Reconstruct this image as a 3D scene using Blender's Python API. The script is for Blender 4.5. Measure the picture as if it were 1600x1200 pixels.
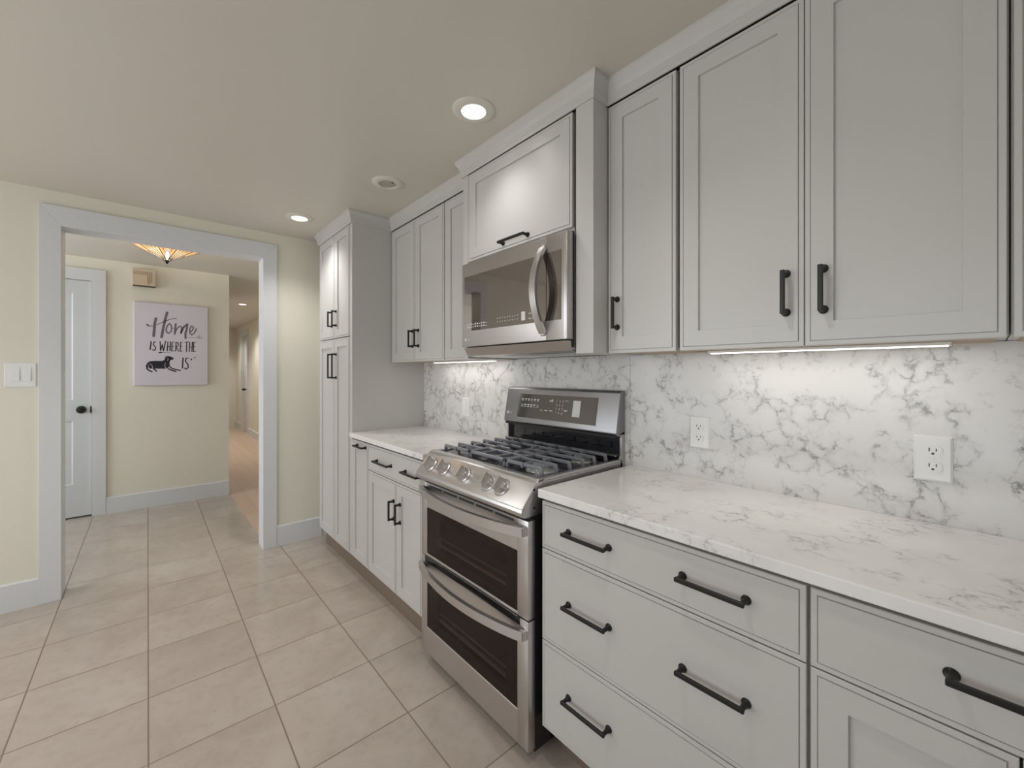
import bpy, bmesh, math, random
from mathutils import Vector, Matrix
random.seed(4)
for o in list(bpy.data.objects): bpy.data.objects.remove(o)
SC = bpy.context.scene
COL = SC.collection

# ------------------------------------------------------------------ camera
cam_d = bpy.data.cameras.new('camera')
cam = bpy.data.objects.new('camera', cam_d); COL.objects.link(cam)
cam.location = (1.7301, -1.499, 1.2935)
cam.rotation_euler = (math.pi/2, 0, 0.8508)
cam_d.sensor_width = 36.0
cam_d.lens = 649.0/1600*36
cam_d.shift_y = -18.0/1600
cam_d.clip_start = 0.02
SC.camera = cam

# ------------------------------------------------------------------ world, exposure
SC.view_settings.view_transform = 'Standard'
SC.view_settings.look = 'None'
SC.view_settings.gamma = 1.0
SC.view_settings.use_curve_mapping = False
SC.view_settings.exposure = -0.06
W = bpy.data.worlds.new('sky'); SC.world = W; W.use_nodes = True
wn = W.node_tree.nodes; wn.clear()
wo = wn.new('ShaderNodeOutputWorld'); wb = wn.new('ShaderNodeBackground'); ws = wn.new('ShaderNodeTexSky')
ws.sky_type = 'HOSEK_WILKIE'; ws.turbidity = 4.0; ws.sun_direction = (0.3, 0.5, 0.8)
wb.inputs['Strength'].default_value = 0.6
W.node_tree.links.new(ws.outputs[0], wb.inputs[0]); W.node_tree.links.new(wb.outputs[0], wo.inputs[0])

def area_light(name, loc, rot, sx, sy, power, color, spread=180):
    d = bpy.data.lights.new(name, 'AREA'); d.shape = 'RECTANGLE'; d.size = sx; d.size_y = sy
    d.energy = power; d.color = color; d.spread = math.radians(spread)
    o = bpy.data.objects.new(name, d); o.location = loc; o.rotation_euler = rot; COL.objects.link(o); return o
PI = math.pi
# lamps for added, unseen room windows behind the camera; daylight at the hall's left end
area_light('added_daylight_kitchen', (4.27, -1.9, 1.35), (0, PI/2, 0), 1.7, 2.6, 9, (0.95, 0.98, 1.0))  # added fill at an unseen back-wall window
area_light('added_daylight_opposite', (.25, -3.57, 1.25), (PI/2, 0, 0), 3.4, 1.5, 43, (0.95, 0.98, 1.0))  # added fill that lights the cabinet fronts evenly, window unseen
area_light('daylight_hall', (-2.75, -3.97, 1.45), (PI/2, 0, 0), 1.1, 1.4, 40, (0.82, 0.90, 1.0))

# ------------------------------------------------------------------ materials
def sr(r, g, b):
    f = lambda c: ((c/255)/12.92 if c/255 <= 0.04045 else (((c/255)+0.055)/1.055)**2.4)
    return (f(r), f(g), f(b), 1)
def mat(name, col, rough=0.5, metal=0.0, spec=0.5):
    m = bpy.data.materials.new(name); m.use_nodes = True
    b = m.node_tree.nodes['Principled BSDF']
    b.inputs['Base Color'].default_value = col; b.inputs['Roughness'].default_value = rough
    b.inputs['Metallic'].default_value = metal; b.inputs['Specular IOR Level'].default_value = spec
    return m
class NT:
    def __init__(s, m): s.t = m.node_tree; s.b = s.t.nodes['Principled BSDF']
    def n(s, typ, **kw):
        k = s.t.nodes.new('ShaderNode'+typ)
        for a, v in kw.items(): setattr(k, a, v)
        return k
    def l(s, a, b): s.t.links.new(a, b)
    def math(s, op, a, b=None, c=None):
        k = s.n('Math', operation=op)
        for i, v in enumerate((a, b, c)):
            if v is None: continue
            if isinstance(v, (int, float)): k.inputs[i].default_value = v
            else: s.l(v, k.inputs[i])
        return k.outputs[0]
    def mix(s, f, a, b):
        k = s.n('Mix', data_type='RGBA')
        for i, v in ((0, f), (6, a), (7, b)):
            if isinstance(v, (int, float)): k.inputs[i].default_value = v
            elif isinstance(v, tuple): k.inputs[i].default_value = v
            else: s.l(v, k.inputs[i])
        return k.outputs[2]
    def ramp(s, f, stops):
        k = s.n('ValToRGB'); e = k.color_ramp.elements
        while len(e) < len(stops): e.new(0.5)
        for q, (p, c) in zip(e, stops): q.position = p; q.color = c if isinstance(c, tuple) else (c, c, c, 1)
        s.l(f, k.inputs[0]); return k.outputs[0]
    def noise(s, vec, scale, detail=3, rough=0.5, dist=0.0):
        k = s.n('TexNoise'); k.inputs['Scale'].default_value = scale; k.inputs['Detail'].default_value = detail
        k.inputs['Roughness'].default_value = rough; k.inputs['Distortion'].default_value = dist
        if vec is not None: s.l(vec, k.inputs['Vector'])
        return k
    def bump(s, h, strength=0.1, dist=0.001):
        k = s.n('Bump'); k.inputs['Strength'].default_value = strength; k.inputs['Distance'].default_value = dist
        s.l(h, k.inputs['Height']); s.l(k.outputs[0], s.b.inputs['Normal'])
def paint(name, col, rough, bscale=120, bstr=0.04, var=0.03, spec=0.5):
    m = mat(name, col, rough, 0, spec); t = NT(m)
    co = t.n('TexCoord').outputs['Object']
    nz = t.noise(co, 1.3, 2)
    lo = tuple(c*(1-var) for c in col[:3])+(1,); hi = tuple(min(1, c*(1+var)) for c in col[:3])+(1,)
    t.l(t.mix(nz.outputs[0], lo, hi), t.b.inputs['Base Color'])
    t.bump(t.noise(co, bscale, 3).outputs[0], bstr, 0.002)
    return m
M = {}
M['wall'] = paint('cream_wall_paint', sr(228, 223, 209), 0.55, 90, 0.08)
M['ceiling'] = paint('ceiling_paint', sr(214, 208, 197), 0.42, 60, 0.08)
M['trim'] = paint('white_trim_paint', sr(216, 217, 219), 0.4, 60, 0.03)
M['hall_door'] = paint('grey_white_door_paint', sr(208, 210, 212), 0.4, 60, 0.03)
M['cab'] = paint('light_grey_cabinet_paint', sr(200, 198, 195), 0.3, 80, 0.015, 0.015)
M['cab_shade'] = mat('cabinet_gap_shadow', sr(70, 66, 60), 0.7)
M['maple'] = paint('raw_maple_ply', sr(192, 172, 146), 0.55, 60, 0.05, 0.08)
M['black'] = mat('oil_black_metal', (0.007, 0.0065, 0.006, 1), 0.42, 0.1)
M['rubber'] = mat('matte_black', (0.01, 0.01, 0.01, 1), 0.6)
M['plate'] = mat('white_plastic', sr(236, 236, 234), 0.3)
M['trim_ring'] = mat('light_trim_enamel', sr(222, 217, 207), 0.45)
M['slot'] = mat('dark_slot', (0.02, 0.02, 0.02, 1), 0.6)
M['iron'] = paint('cast_iron', (0.19, 0.20, 0.225, 1), 0.28, 300, 0.05, 0.05, 0.8)
M['alu'] = mat('burner_aluminium', (0.62, 0.61, 0.6, 1), 0.35, 0.9)
M['blackglass'] = mat('black_glass', (0.012, 0.011, 0.012, 1), 0.06, 0, 0.6)
M['enamel'] = mat('black_enamel', (0.02, 0.02, 0.024, 1), 0.15)
M['cavity'] = mat('oven_cavity', (0.010, 0.008, 0.008, 1), 0.5)
M['rack'] = mat('oven_rack_metal', (0.6, 0.58, 0.55, 1), 0.4, 0.2)
M['mirrorglass'] = mat('mirror_tinted_glass', (0.30, 0.275, 0.265, 1), 0.03, 1.0)
M['panelglass'] = mat('display_glass', (0.17, 0.16, 0.155, 1), 0.06, 0.8)
M['print'] = mat('pale_print', sr(225, 225, 222), 0.5)
M['chrome'] = mat('chrome', (0.75, 0.74, 0.73, 1), 0.12, 1)
M['chrome_soft'] = mat('satin_chrome', (0.70, 0.68, 0.67, 1), 0.3, 1)
M['toe'] = paint('toe_kick_tile', sr(128, 112, 98), 0.35, 40, 0.05, 0.1)
M['canvas'] = paint('pale_canvas', sr(219, 214, 226), 0.7, 400, 0.1, 0.02)
M['ink_black'] = mat('black_ink', sr(44, 40, 52), 0.8)
M['ink_grey'] = paint('grey_brushed_ink', sr(120, 106, 122), 0.8, 100, 0, 0.3)
M['chime'] = paint('beige_chime_plastic', sr(214, 194, 170), 0.45, 60, 0.02)
M['chime_dark'] = mat('chime_dark_edge', sr(70, 55, 45), 0.5)
M['chime_line'] = mat('chime_line', sr(158, 134, 112), 0.5)
M['bronze'] = mat('dark_bronze', (0.03, 0.024, 0.018, 1), 0.4, 0.7)
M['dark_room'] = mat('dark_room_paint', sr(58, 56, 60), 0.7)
def emis(name, col, st, base=None):
    m = mat(name, base or col, 0.4); b = m.node_tree.nodes['Principled BSDF']
    b.inputs['Emission Color'].default_value = col; b.inputs['Emission Strength'].default_value = st
    return m
M['lens_on'] = emis('lit_lens', (1, 0.97, 0.9, 1), 6.0)
M['lens_off'] = mat('unlit_lens', sr(178, 172, 162), 0.4)
M['led'] = emis('led_strip', (1, 0.97, 0.92, 1), 5.0)
M['amber'] = emis('amber_glass', sr(238, 190, 128), 0.75)
M['amber_lo'] = emis('pale_amber_glass', sr(250, 222, 176), 0.85)
M['lily'] = emis('white_lily_glass', sr(255, 236, 226), 1.0)
M['redglass'] = emis('red_glass', sr(190, 84, 44), 0.55)
M['lead'] = mat('lead_came', (0.05, 0.035, 0.025, 1), 0.5, 0.6)

def steel(name, col, rough, axis):
    m = mat(name, col, rough, 1.0); t = NT(m)
    co = t.n('TexCoord').outputs['Object']; mp = t.n('Mapping')
    mp.inputs['Scale'].default_value = {'x': (6, 900, 900), 'z': (900, 900, 6)}[axis]
    t.l(co, mp.inputs[0]); nz = t.noise(mp.outputs[0], 1.0, 2)
    t.l(t.math('MULTIPLY_ADD', nz.outputs[0], 0.02, rough-0.01), t.b.inputs['Roughness'])
    t.b.inputs['Anisotropic'].default_value = 0.4
    return m
M['steel'] = steel('brushed_stainless', (0.64, 0.625, 0.63, 1), 0.31, 'x')
M['steel_dark'] = steel('brushed_black_stainless', (0.52, 0.49, 0.48, 1), 0.36, 'x')
M['steel_guard'] = steel('brushed_grey_stainless', (0.34, 0.335, 0.345, 1), 0.36, 'x')

def tile_floor():
    m = mat('taupe_floor_tile', (0.3, 0.25, 0.2, 1), 0.2); t = NT(m)
    co = t.n('TexCoord').outputs['Object']; sx = t.n('SeparateXYZ'); t.l(co, sx.inputs[0])
    P = 0.3712
    def axis(out, off):
        u = t.math('DIVIDE', t.math('SUBTRACT', out, off), P)
        fl = t.math('FLOOR', u); fr = t.math('SUBTRACT', u, fl)
        d = t.math('MULTIPLY', t.math('MINIMUM', fr, t.math('SUBTRACT', 1.0, fr)), P)
        return fl, d
    fx, dx = axis(sx.outputs[0], 0.281); fy, dy = axis(sx.outputs[1], -0.7545)
    d = t.math('MINIMUM', dx, dy)
    cell = t.n('CombineXYZ'); t.l(fx, cell.inputs[0]); t.l(fy, cell.inputs[1])
    wnz = t.n('TexWhiteNoise'); t.l(cell.outputs[0], wnz.inputs['Vector'])
    va = t.n('VectorMath', operation='MULTIPLY_ADD'); t.l(wnz.outputs['Color'], va.inputs[0]); va.inputs[1].default_value = (9, 9, 9); t.l(co, va.inputs[2])
    n1 = t.noise(va.outputs[0], 3.2, 6, 0.6, 0.6); n2 = t.noise(va.outputs[0], 22, 5, 0.6)
    c = t.ramp(n1.outputs[0], [(0.3, sr(176, 164, 153)), (0.5, sr(186, 174, 163)), (0.72, sr(194, 184, 173))])
    c = t.mix(t.math('MULTIPLY', t.math('SUBTRACT', 1.0, t.ramp(n2.outputs[0], [(0.3, 0.0), (0.5, 1.0)])), 0.25), c, sr(160, 146, 134))
    tv = t.math('MULTIPLY', wnz.outputs['Value'], 0.18)
    c = t.mix(tv, c, sr(170, 156, 144))
    g = t.ramp(t.math('DIVIDE', d, 0.006), [(0.25, 1.0), (0.55, 0.0)])
    c = t.mix(g, c, sr(132, 116, 102))
    t.l(c, t.b.inputs['Base Color'])
    t.l(t.math('MULTIPLY_ADD', g, 0.45, t.math('MULTIPLY_ADD', n2.outputs[0], 0.10, 0.12)), t.b.inputs['Roughness'])
    h = t.math('MULTIPLY_ADD', g, -1.0, t.math('MULTIPLY', n1.outputs[0], 0.05))
    t.bump(h, 0.25, 0.0015)
    return m
M['tile'] = tile_floor()
def wood_floor():
    m = mat('pale_oak_boards', (0.4, 0.3, 0.2, 1), 0.35); t = NT(m)
    co = t.n('TexCoord').outputs['Object']
    br = t.n('TexBrick'); br.inputs['Scale'].default_value = 1.0
    br.inputs['Brick Width'].default_value = 0.9; br.inputs['Row Height'].default_value = 0.12; br.inputs['Mortar Size'].default_value = 0.0015
    br.inputs['Color1'].default_value = sr(212, 186, 166); br.inputs['Color2'].default_value = sr(200, 172, 150); br.inputs['Mortar'].default_value = sr(150, 115, 88)
    t.l(co, br.inputs['Vector'])
    mp = t.n('Mapping'); mp.inputs['Scale'].default_value = (1, 9, 1); t.l(co, mp.inputs[0])
    nz = t.noise(mp.outputs[0], 2.5, 5)
    t.l(t.mix(t.math('MULTIPLY', nz.outputs[0], 0.5), br.outputs[0], sr(206, 176, 154)), t.b.inputs['Base Color'])
    return m
M['wood'] = wood_floor()
def quartz(name, vscale, strength, base, lo=.44, halo_k=.35):
    m = mat(name, base, 0.14); t = NT(m)
    co = t.n('TexCoord').outputs['Object']
    nd = t.noise(co, 15, 5, 0.65); off = t.n('VectorMath', operation='MULTIPLY_ADD')
    t.l(nd.outputs['Color'], off.inputs[0]); off.inputs[1].default_value = (0.11, 0.11, 0.11); t.l(co, off.inputs[2])
    vo = t.n('TexVoronoi', feature='DISTANCE_TO_EDGE'); vo.inputs['Scale'].default_value = vscale; t.l(off.outputs[0], vo.inputs['Vector'])
    fine = t.noise(co, 60, 4, 0.7)
    e = t.math('ADD', vo.outputs[0], t.math('MULTIPLY_ADD', fine.outputs[0], 0.06, -0.03))
    line = t.ramp(e, [(0.0, 1.0), (0.035, 0.75), (0.09, 0.0)])
    halo = t.ramp(e, [(0.0, 1.0), (0.30, 0.0)])
    k1 = t.ramp(t.noise(co, 9, 4, 0.6).outputs[0], [(lo, 0.0), (lo+.14, 1.0)])
    k2 = t.ramp(t.noise(co, 46, 3, 0.6).outputs[0], [(0.40, 0.0), (0.60, 1.0)])
    v = t.math('MULTIPLY', t.math('MULTIPLY', line, k1), k2)
    cloud = t.noise(co, 5, 4, 0.55)
    c = t.mix(t.math('MULTIPLY', t.ramp(cloud.outputs[0], [(0.4, 0.0), (0.7, 1.0)]), 0.35), base, sr(206, 205, 204))
    c = t.mix(t.math('MULTIPLY', t.math('MULTIPLY', halo, k1), halo_k*strength), c, sr(150, 148, 148))
    c = t.mix(t.math('MULTIPLY', v, strength), c, sr(120, 118, 118))
    t.l(c, t.b.inputs['Base Color'])
    return m
M['quartz'] = quartz('veined_quartz_splash', 17, 0.82, sr(224, 222, 220))
M['quartz_top'] = quartz('veined_quartz_top', 22, 0.6, sr(242, 240, 238), .50, .22)
def oven_glass():
    m = bpy.data.materials.new('smoked_oven_glass'); m.use_nodes = True; t = m.node_tree; n = t.nodes; n.clear()
    o = n.new('ShaderNodeOutputMaterial'); mx = n.new('ShaderNodeMixShader'); tr = n.new('ShaderNodeBsdfTransparent'); gl = n.new('ShaderNodeBsdfGlossy'); lw = n.new('ShaderNodeLayerWeight'); fr = n.new('ShaderNodeMath')
    tr.inputs[0].default_value = (0.55, 0.48, 0.46, 1); gl.inputs[0].default_value = (0.62, 0.58, 0.58, 1); gl.inputs['Roughness'].default_value = 0.03
    lw.inputs['Blend'].default_value = 0.25; fr.operation = 'MULTIPLY'; fr.inputs[1].default_value = 0.3; t.links.new(lw.outputs['Facing'], fr.inputs[0])
    t.links.new(fr.outputs[0], mx.inputs[0]); t.links.new(tr.outputs[0], mx.inputs[1]); t.links.new(gl.outputs[0], mx.inputs[2]); t.links.new(mx.outputs[0], o.inputs[0])
    return m
M['ovenglass'] = oven_glass()

# ------------------------------------------------------------------ mesh helpers
class MB:
    def __init__(s): s.bm = bmesh.new(); s.mi = 0
    def _add(s, b):
        for f in b.faces: f.material_index = s.mi
        me = bpy.data.meshes.new('t'); b.to_mesh(me); b.free(); s.bm.from_mesh(me); bpy.data.meshes.remove(me); return s
    def box(s, x0, x1, y0, y1, z0, z1, bev=0.0, seg=1):
        b = bmesh.new(); bmesh.ops.create_cube(b, size=1)
        for v in b.verts: v.co = Vector(((x0+x1)/2+v.co.x*abs(x1-x0), (y0+y1)/2+v.co.y*abs(y1-y0), (z0+z1)/2+v.co.z*abs(z1-z0)))
        if bev > 0: bmesh.ops.bevel(b, geom=list(b.edges), offset=bev, segments=seg, affect='EDGES', profile=0.5)
        return s._add(b)
    def rings(s, rings, cap0=True, cap1=True):
        b = bmesh.new(); R = [[b.verts.new(p) for p in r] for r in rings]; n = len(R[0])
        for a, c in zip(R, R[1:]):
            for i in range(n): b.faces.new((a[i], a[(i+1) % n], c[(i+1) % n], c[i]))
        if cap0: b.faces.new(list(reversed(R[0])))
        if cap1: b.faces.new(R[-1])
        bmesh.ops.recalc_face_normals(b, faces=list(b.faces))
        return s._add(b)
    def lathe(s, c, axis, prof, n=24):      # prof: (radius, along) from the base outwards
        a = Vector(axis).normalized(); u = a.orthogonal().normalized(); v = a.cross(u); c = Vector(c)
        rs = [[c+a*h+(u*math.cos(2*PI*i/n)+v*math.sin(2*PI*i/n))*max(r, 1e-5) for i in range(n)] for r, h in prof]
        return s.rings(rs)
    def prism(s, poly, ax, a0, a1, bev=0.0):  # poly in the two other axes, extruded along ax
        def P(p, a): return {'x': (a, p[0], p[1]), 'y': (p[0], a, p[1]), 'z': (p[0], p[1], a)}[ax]
        b = bmesh.new(); A = [b.verts.new(P(p, a0)) for p in poly]; B = [b.verts.new(P(p, a1)) for p in poly]; n = len(poly)
        for i in range(n): b.faces.new((A[i], A[(i+1) % n], B[(i+1) % n], B[i]))
        b.faces.new(list(reversed(A))); b.faces.new(B)
        bmesh.ops.recalc_face_normals(b, faces=list(b.faces))
        if bev: bmesh.ops.bevel(b, geom=list(b.edges), offset=bev, segments=2, affect='EDGES', profile=0.5)
        return s._add(b)
    def sweep(s, pts, w, h, up=(0, 0, 1), n=4):   # rectangular (n=4) or round (n>4) section along a path
        pts = [Vector(p) for p in pts]; up = Vector(up); rs = []
        for i, p in enumerate(pts):
            d = (pts[min(i+1, len(pts)-1)]-pts[max(i-1, 0)]).normalized()
            sd = d.cross(up).normalized(); uu = sd.cross(d).normalized()
            if n == 4: rs.append([p+sd*(w/2*a)+uu*(h/2*b) for a, b in ((-1, -1), (1, -1), (1, 1), (-1, 1))])
            else: rs.append([p+sd*(w/2*math.cos(2*PI*k/n))+uu*(h/2*math.sin(2*PI*k/n)) for k in range(n)])
        return s.rings(rs)
    def build(s, name, m, parent=None, smooth=False):
        me = bpy.data.meshes.new(name); off = OFF.get(parent.name, Vector()) if parent else Vector()
        for v in s.bm.verts: v.co -= off
        s.bm.to_mesh(me); s.bm.free()
        for k in (m if isinstance(m, (list, tuple)) else [m]): me.materials.append(k)
        if smooth:
            for p in me.polygons: p.use_smooth = True
            try: me.set_sharp_from_angle(angle=math.radians(35))
            except Exception: pass
        o = bpy.data.objects.new(name, me); COL.objects.link(o)
        if parent: o.parent = parent; OFF[o.name] = off
        return o
OFF = {}
def thing(name, loc, label, cat, group=None):
    o = bpy.data.objects.new(name, None); o.empty_display_size = 0.05; COL.objects.link(o); o.location = loc; OFF[o.name] = Vector(loc)
    return tag(o, label, cat, group)
def tag(o, label, cat, group=None):
    o['label'] = label; o['category'] = cat
    if group: o['group'] = group
    return o
def struct(mb, name, m, parent=None):
    o = mb.build(name, m, parent)
    if not parent: o['kind'] = 'structure'
    return o
def rect(x0, x1, z0, z1, y, i=0.0): return [(x0+i, y, z0+i), (x1-i, y, z0+i), (x1-i, y, z1-i), (x0+i, y, z1-i)]
def front(x0, x1, z0, z1, y, sw=None):
    """a cabinet front facing -y: lipped edge with a fine bead groove, shaker panel when sw is given"""
    r = [rect(x0, x1, z0, z1, y+.020), rect(x0, x1, z0, z1, y+.003), rect(x0, x1, z0, z1, y+.0015, .0015), rect(x0, x1, z0, z1, y+.0015, .0105),
         rect(x0, x1, z0, z1, y+.0045, .0108), rect(x0, x1, z0, z1, y+.0045, .0122), rect(x0, x1, z0, z1, y, .0128)]
    if sw: r += [rect(x0, x1, z0, z1, y, sw), rect(x0, x1, z0, z1, y+.008, sw+.0012)]
    return MB().rings(r)
def pull(cx, cz, L, vert, y, parent, off=.030):
    mb = MB(); w = .0105; e = L/2-.006
    if vert: mb.box(cx-w/2, cx+w/2, y-off-.004, y-off+.005, cz-L/2, cz+L/2, .0015)
    else: mb.box(cx-L/2, cx+L/2, y-off-.004, y-off+.005, cz-w/2, cz+w/2, .0015)
    for s in (-1, 1):
        c = (cx, y+.0005, cz+s*e) if vert else (cx+s*e, y+.0005, cz)
        mb.lathe(c, (0, -1, 0), [(.0105, 0), (.0105, .003), (.0075, .007), (.0058, .014), (.0055, off)], 16)
    return mb.build('handle', M['black'], parent, True)
GREY=[([(-1.439,1.815),(-1.448,1.768),(-1.452,1.706),(-1.456,1.644)],0.0208),([(-1.356,1.881),(-1.369,1.821),(-1.383,1.742),(-1.398,1.636)],0.0195),([(-1.503,1.75),(-1.494,1.742)],0.0159),([(-1.5,1.745),(-1.485,1.738),(-1.462,1.74),(-1.427,1.758),(-1.386,1.785),(-1.338,1.814),(-1.286,1.83)],0.0067),([(-1.338,1.773),(-1.356,1.748),(-1.364,1.712),(-1.359,1.685),(-1.344,1.677),(-1.327,1.695),(-1.321,1.731),(-1.328,1.763),(-1.338,1.773)],0.0104),([(-1.321,1.731),(-1.304,1.726)],0.0049),([(-1.291,1.773),(-1.295,1.725),(-1.299,1.673)],0.0147),([(-1.297,1.685),(-1.28,1.73),(-1.258,1.755),(-1.245,1.743),(-1.25,1.68)],0.0098),([(-1.25,1.688),(-1.23,1.745),(-1.2,1.778),(-1.205,1.731),(-1.216,1.682),(-1.214,1.636)],0.0165),([(-1.176,1.701),(-1.158,1.722),(-1.152,1.752),(-1.168,1.762),(-1.181,1.733),(-1.181,1.692),(-1.166,1.671),(-1.145,1.691),(-1.128,1.736)],0.0104),([(-1.189,1.644),(-1.131,1.647),(-1.108,1.643),(-1.095,1.66),(-1.107,1.669),(-1.12,1.66),(-1.11,1.644),(-1.087,1.641),(-1.082,1.654)],0.0031)]
BLACK=[([(-1.474,1.59),(-1.478,1.551),(-1.482,1.513)],0.0092),([(-1.442,1.59),(-1.455,1.584),(-1.459,1.561),(-1.445,1.543),(-1.441,1.52),(-1.453,1.506),(-1.465,1.512)],0.0079),([(-1.409,1.593),(-1.406,1.506),(-1.392,1.563),(-1.384,1.504),(-1.368,1.599)],0.0079),([(-1.351,1.592),(-1.356,1.505)],0.0079),([(-1.354,1.539),(-1.333,1.553)],0.0061),([(-1.331,1.597),(-1.335,1.506)],0.0079),([(-1.319,1.589),(-1.322,1.504)],0.0079),([(-1.319,1.589),(-1.301,1.594)],0.0061),([(-1.321,1.548),(-1.304,1.554)],0.0061),([(-1.322,1.504),(-1.3,1.508)],0.0061),([(-1.288,1.591),(-1.291,1.504)],0.0079),([(-1.288,1.59),(-1.271,1.588),(-1.27,1.56),(-1.288,1.547),(-1.267,1.503)],0.0067),([(-1.254,1.592),(-1.256,1.503)],0.0073),([(-1.255,1.591),(-1.241,1.595)],0.0061),([(-1.256,1.549),(-1.244,1.552)],0.0061),([(-1.257,1.503),(-1.241,1.506)],0.0061),([(-1.219,1.593),(-1.19,1.602)],0.0067),([(-1.204,1.596),(-1.208,1.503)],0.0079),([(-1.181,1.596),(-1.185,1.503)],0.0079),([(-1.184,1.546),(-1.163,1.552)],0.0061),([(-1.16,1.601),(-1.164,1.504)],0.0079),([(-1.15,1.596),(-1.153,1.504)],0.0079),([(-1.152,1.595),(-1.134,1.6)],0.0061),([(-1.152,1.552),(-1.138,1.557)],0.0061),([(-1.153,1.505),(-1.132,1.508)],0.0061),([(-1.398,1.49),(-1.335,1.488)],0.0031),([(-1.415,1.486),(-1.398,1.488)],0.0122),([(-1.234,1.438),(-1.239,1.338)],0.0104),([(-1.195,1.438),(-1.212,1.432),(-1.215,1.401),(-1.196,1.377),(-1.193,1.345),(-1.209,1.326),(-1.223,1.337)],0.0092)]
HEARTS=[[(-1.176,1.43),(-1.171,1.435),(-1.168,1.43),(-1.159,1.436),(-1.168,1.411)],[(-1.148,1.448),(-1.144,1.451),(-1.141,1.446),(-1.132,1.453),(-1.142,1.434)]]
DOG=[[(-1.505,1.381),(-1.485,1.401),(-1.445,1.405),(-1.392,1.405),(-1.375,1.418),(-1.37,1.445),(-1.354,1.456),(-1.334,1.452),(-1.306,1.436),(-1.308,1.423),(-1.33,1.416),(-1.338,1.394),(-1.336,1.369),(-1.353,1.333),(-1.374,1.331),(-1.459,1.33),(-1.488,1.333),(-1.508,1.351)]]
DOGS=[([(-1.488,1.382),(-1.507,1.359),(-1.504,1.329),(-1.488,1.312),(-1.468,1.301)],0.0122),([(-1.462,1.34),(-1.449,1.321),(-1.435,1.307)],0.011),([(-1.35,1.369),(-1.322,1.334),(-1.289,1.322),(-1.255,1.314)],0.011),([(-1.362,1.345),(-1.338,1.323),(-1.313,1.312),(-1.29,1.304)],0.0122)]
LINES=[([(-1.485,1.378),(-1.471,1.367),(-1.465,1.348),(-1.463,1.333)],0.0031),([(-1.497,1.367),(-1.49,1.34),(-1.48,1.323)],0.0024),([(-1.369,1.384),(-1.375,1.361),(-1.368,1.337),(-1.344,1.331)],0.0031),([(-1.353,1.439),(-1.348,1.423),(-1.356,1.409)],0.0024)]
# ================================================================== the setting
CZ = 2.325; XW = -1.759; XH = -3.576; YC = -.848; XE = -9.9; YR = .07
struct(MB().box(XW-.13, 4.4, -3.8, .1, -.1, 0).box(XH-.2, XW-.13, -4.1, YC+.012, -.1, 0), 'floor', M['tile'])
struct(MB().box(XE-.1, XW-.13, YC+.012, YR+.1, -.1, 0.0), 'floor_hall', M['wood'])
struct(MB().box(XE-.2, 4.5, -4.2, .2, CZ, CZ+.1), 'ceiling', M['ceiling'])
struct(MB().box(XW, 4.4, .015, .12, 0, CZ), 'wall_right', M['wall'])
struct(MB().box(XW-.12, XW, -3.7, -1.885, 0, CZ).box(XW-.12, XW, -.851, .1, 0, CZ).box(XW-.12, XW, -1.885, -.851, 2.143, CZ), 'wall_far', M['wall'])
struct(MB().box(XH-.14, XH, -4.1, -2.665, 0, CZ).box(XH-.14, XH, -1.876, YC, 0, CZ).box(XH-.14, XH, -2.665, -1.876, 2.118, CZ).box(XH-.14, XH-.07, -2.665, -1.876, 0, 2.118)
       .box(XE, XH-.14, YC-.12, YC, 0, CZ), 'wall_hall', M['wall'])
DX0, DX1 = -9.12, -8.42
struct(MB().box(DX1, XW-.12, YR, YR+.1, 0, CZ).box(XE, DX0, YR, YR+.1, 0, CZ).box(DX0, DX1, YR, YR+.1, 2.1, CZ).box(DX0, DX1, YR+.08, YR+.1, 0, 2.1), 'wall_corridor', M['wall'])
struct(MB().box(XE-.1, XE, YC-.2, YR+.1, 0, CZ), 'wall_corridor_end', M['wall'])
# the unseen half of the room: opposite wall with a doorway to a dark room, back wall, windows added to let in light
struct(MB().box(XW-.12, -1.5, -3.7, -3.6, 0, CZ).box(2.0, 2.2, -3.7, -3.6, 0, CZ).box(3.1, 4.4, -3.7, -3.6, 0, CZ)
       .box(2.2, 3.1, -3.7, -3.6, 2.05, CZ).box(-1.5, 2.0, -3.7, -3.6, 0, .48).box(-1.5, 2.0, -3.7, -3.6, 2.02, CZ), 'wall_opposite', M['wall'])
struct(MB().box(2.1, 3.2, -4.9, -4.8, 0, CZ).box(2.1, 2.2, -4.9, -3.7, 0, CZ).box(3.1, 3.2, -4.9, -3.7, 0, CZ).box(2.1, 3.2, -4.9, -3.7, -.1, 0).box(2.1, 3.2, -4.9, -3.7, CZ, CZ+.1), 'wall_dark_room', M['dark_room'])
struct(MB().box(4.3, 4.4, -3.7, -3.2, 0, CZ).box(4.3, 4.4, -.6, .1, 0, CZ).box(4.3, 4.4, -3.2, -.6, 0, .5).box(4.3, 4.4, -3.2, -.6, 2.2, CZ), 'wall_back', M['wall'])
struct(MB().box(XH-.14, -3.3, -4.1, -4.0, 0, CZ).box(-2.2, XW-.12, -4.1, -4.0, 0, CZ).box(-3.3, -2.2, -4.1, -4.0, 0, .75).box(-3.3, -2.2, -4.1, -4.0, 2.15, CZ), 'wall_hall_left', M['wall'])
def window(name, ax, u0, u1, z0, z1, w):
    mb = MB()
    def bx(a, b, c, d): mb.box(*((w, w+.05, a, b, c, d) if ax == 'x' else (a, b, w, w+.05, c, d)))
    t = .05
    bx(u0, u0+t, z0, z1); bx(u1-t, u1, z0, z1); bx(u0+t, u1-t, z0, z0+t); bx(u0+t, u1-t, z1-t, z1); bx((u0+u1)/2-.03, (u0+u1)/2+.03, z0+t, z1-t)
    struct(mb, name, M['trim'])
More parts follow.
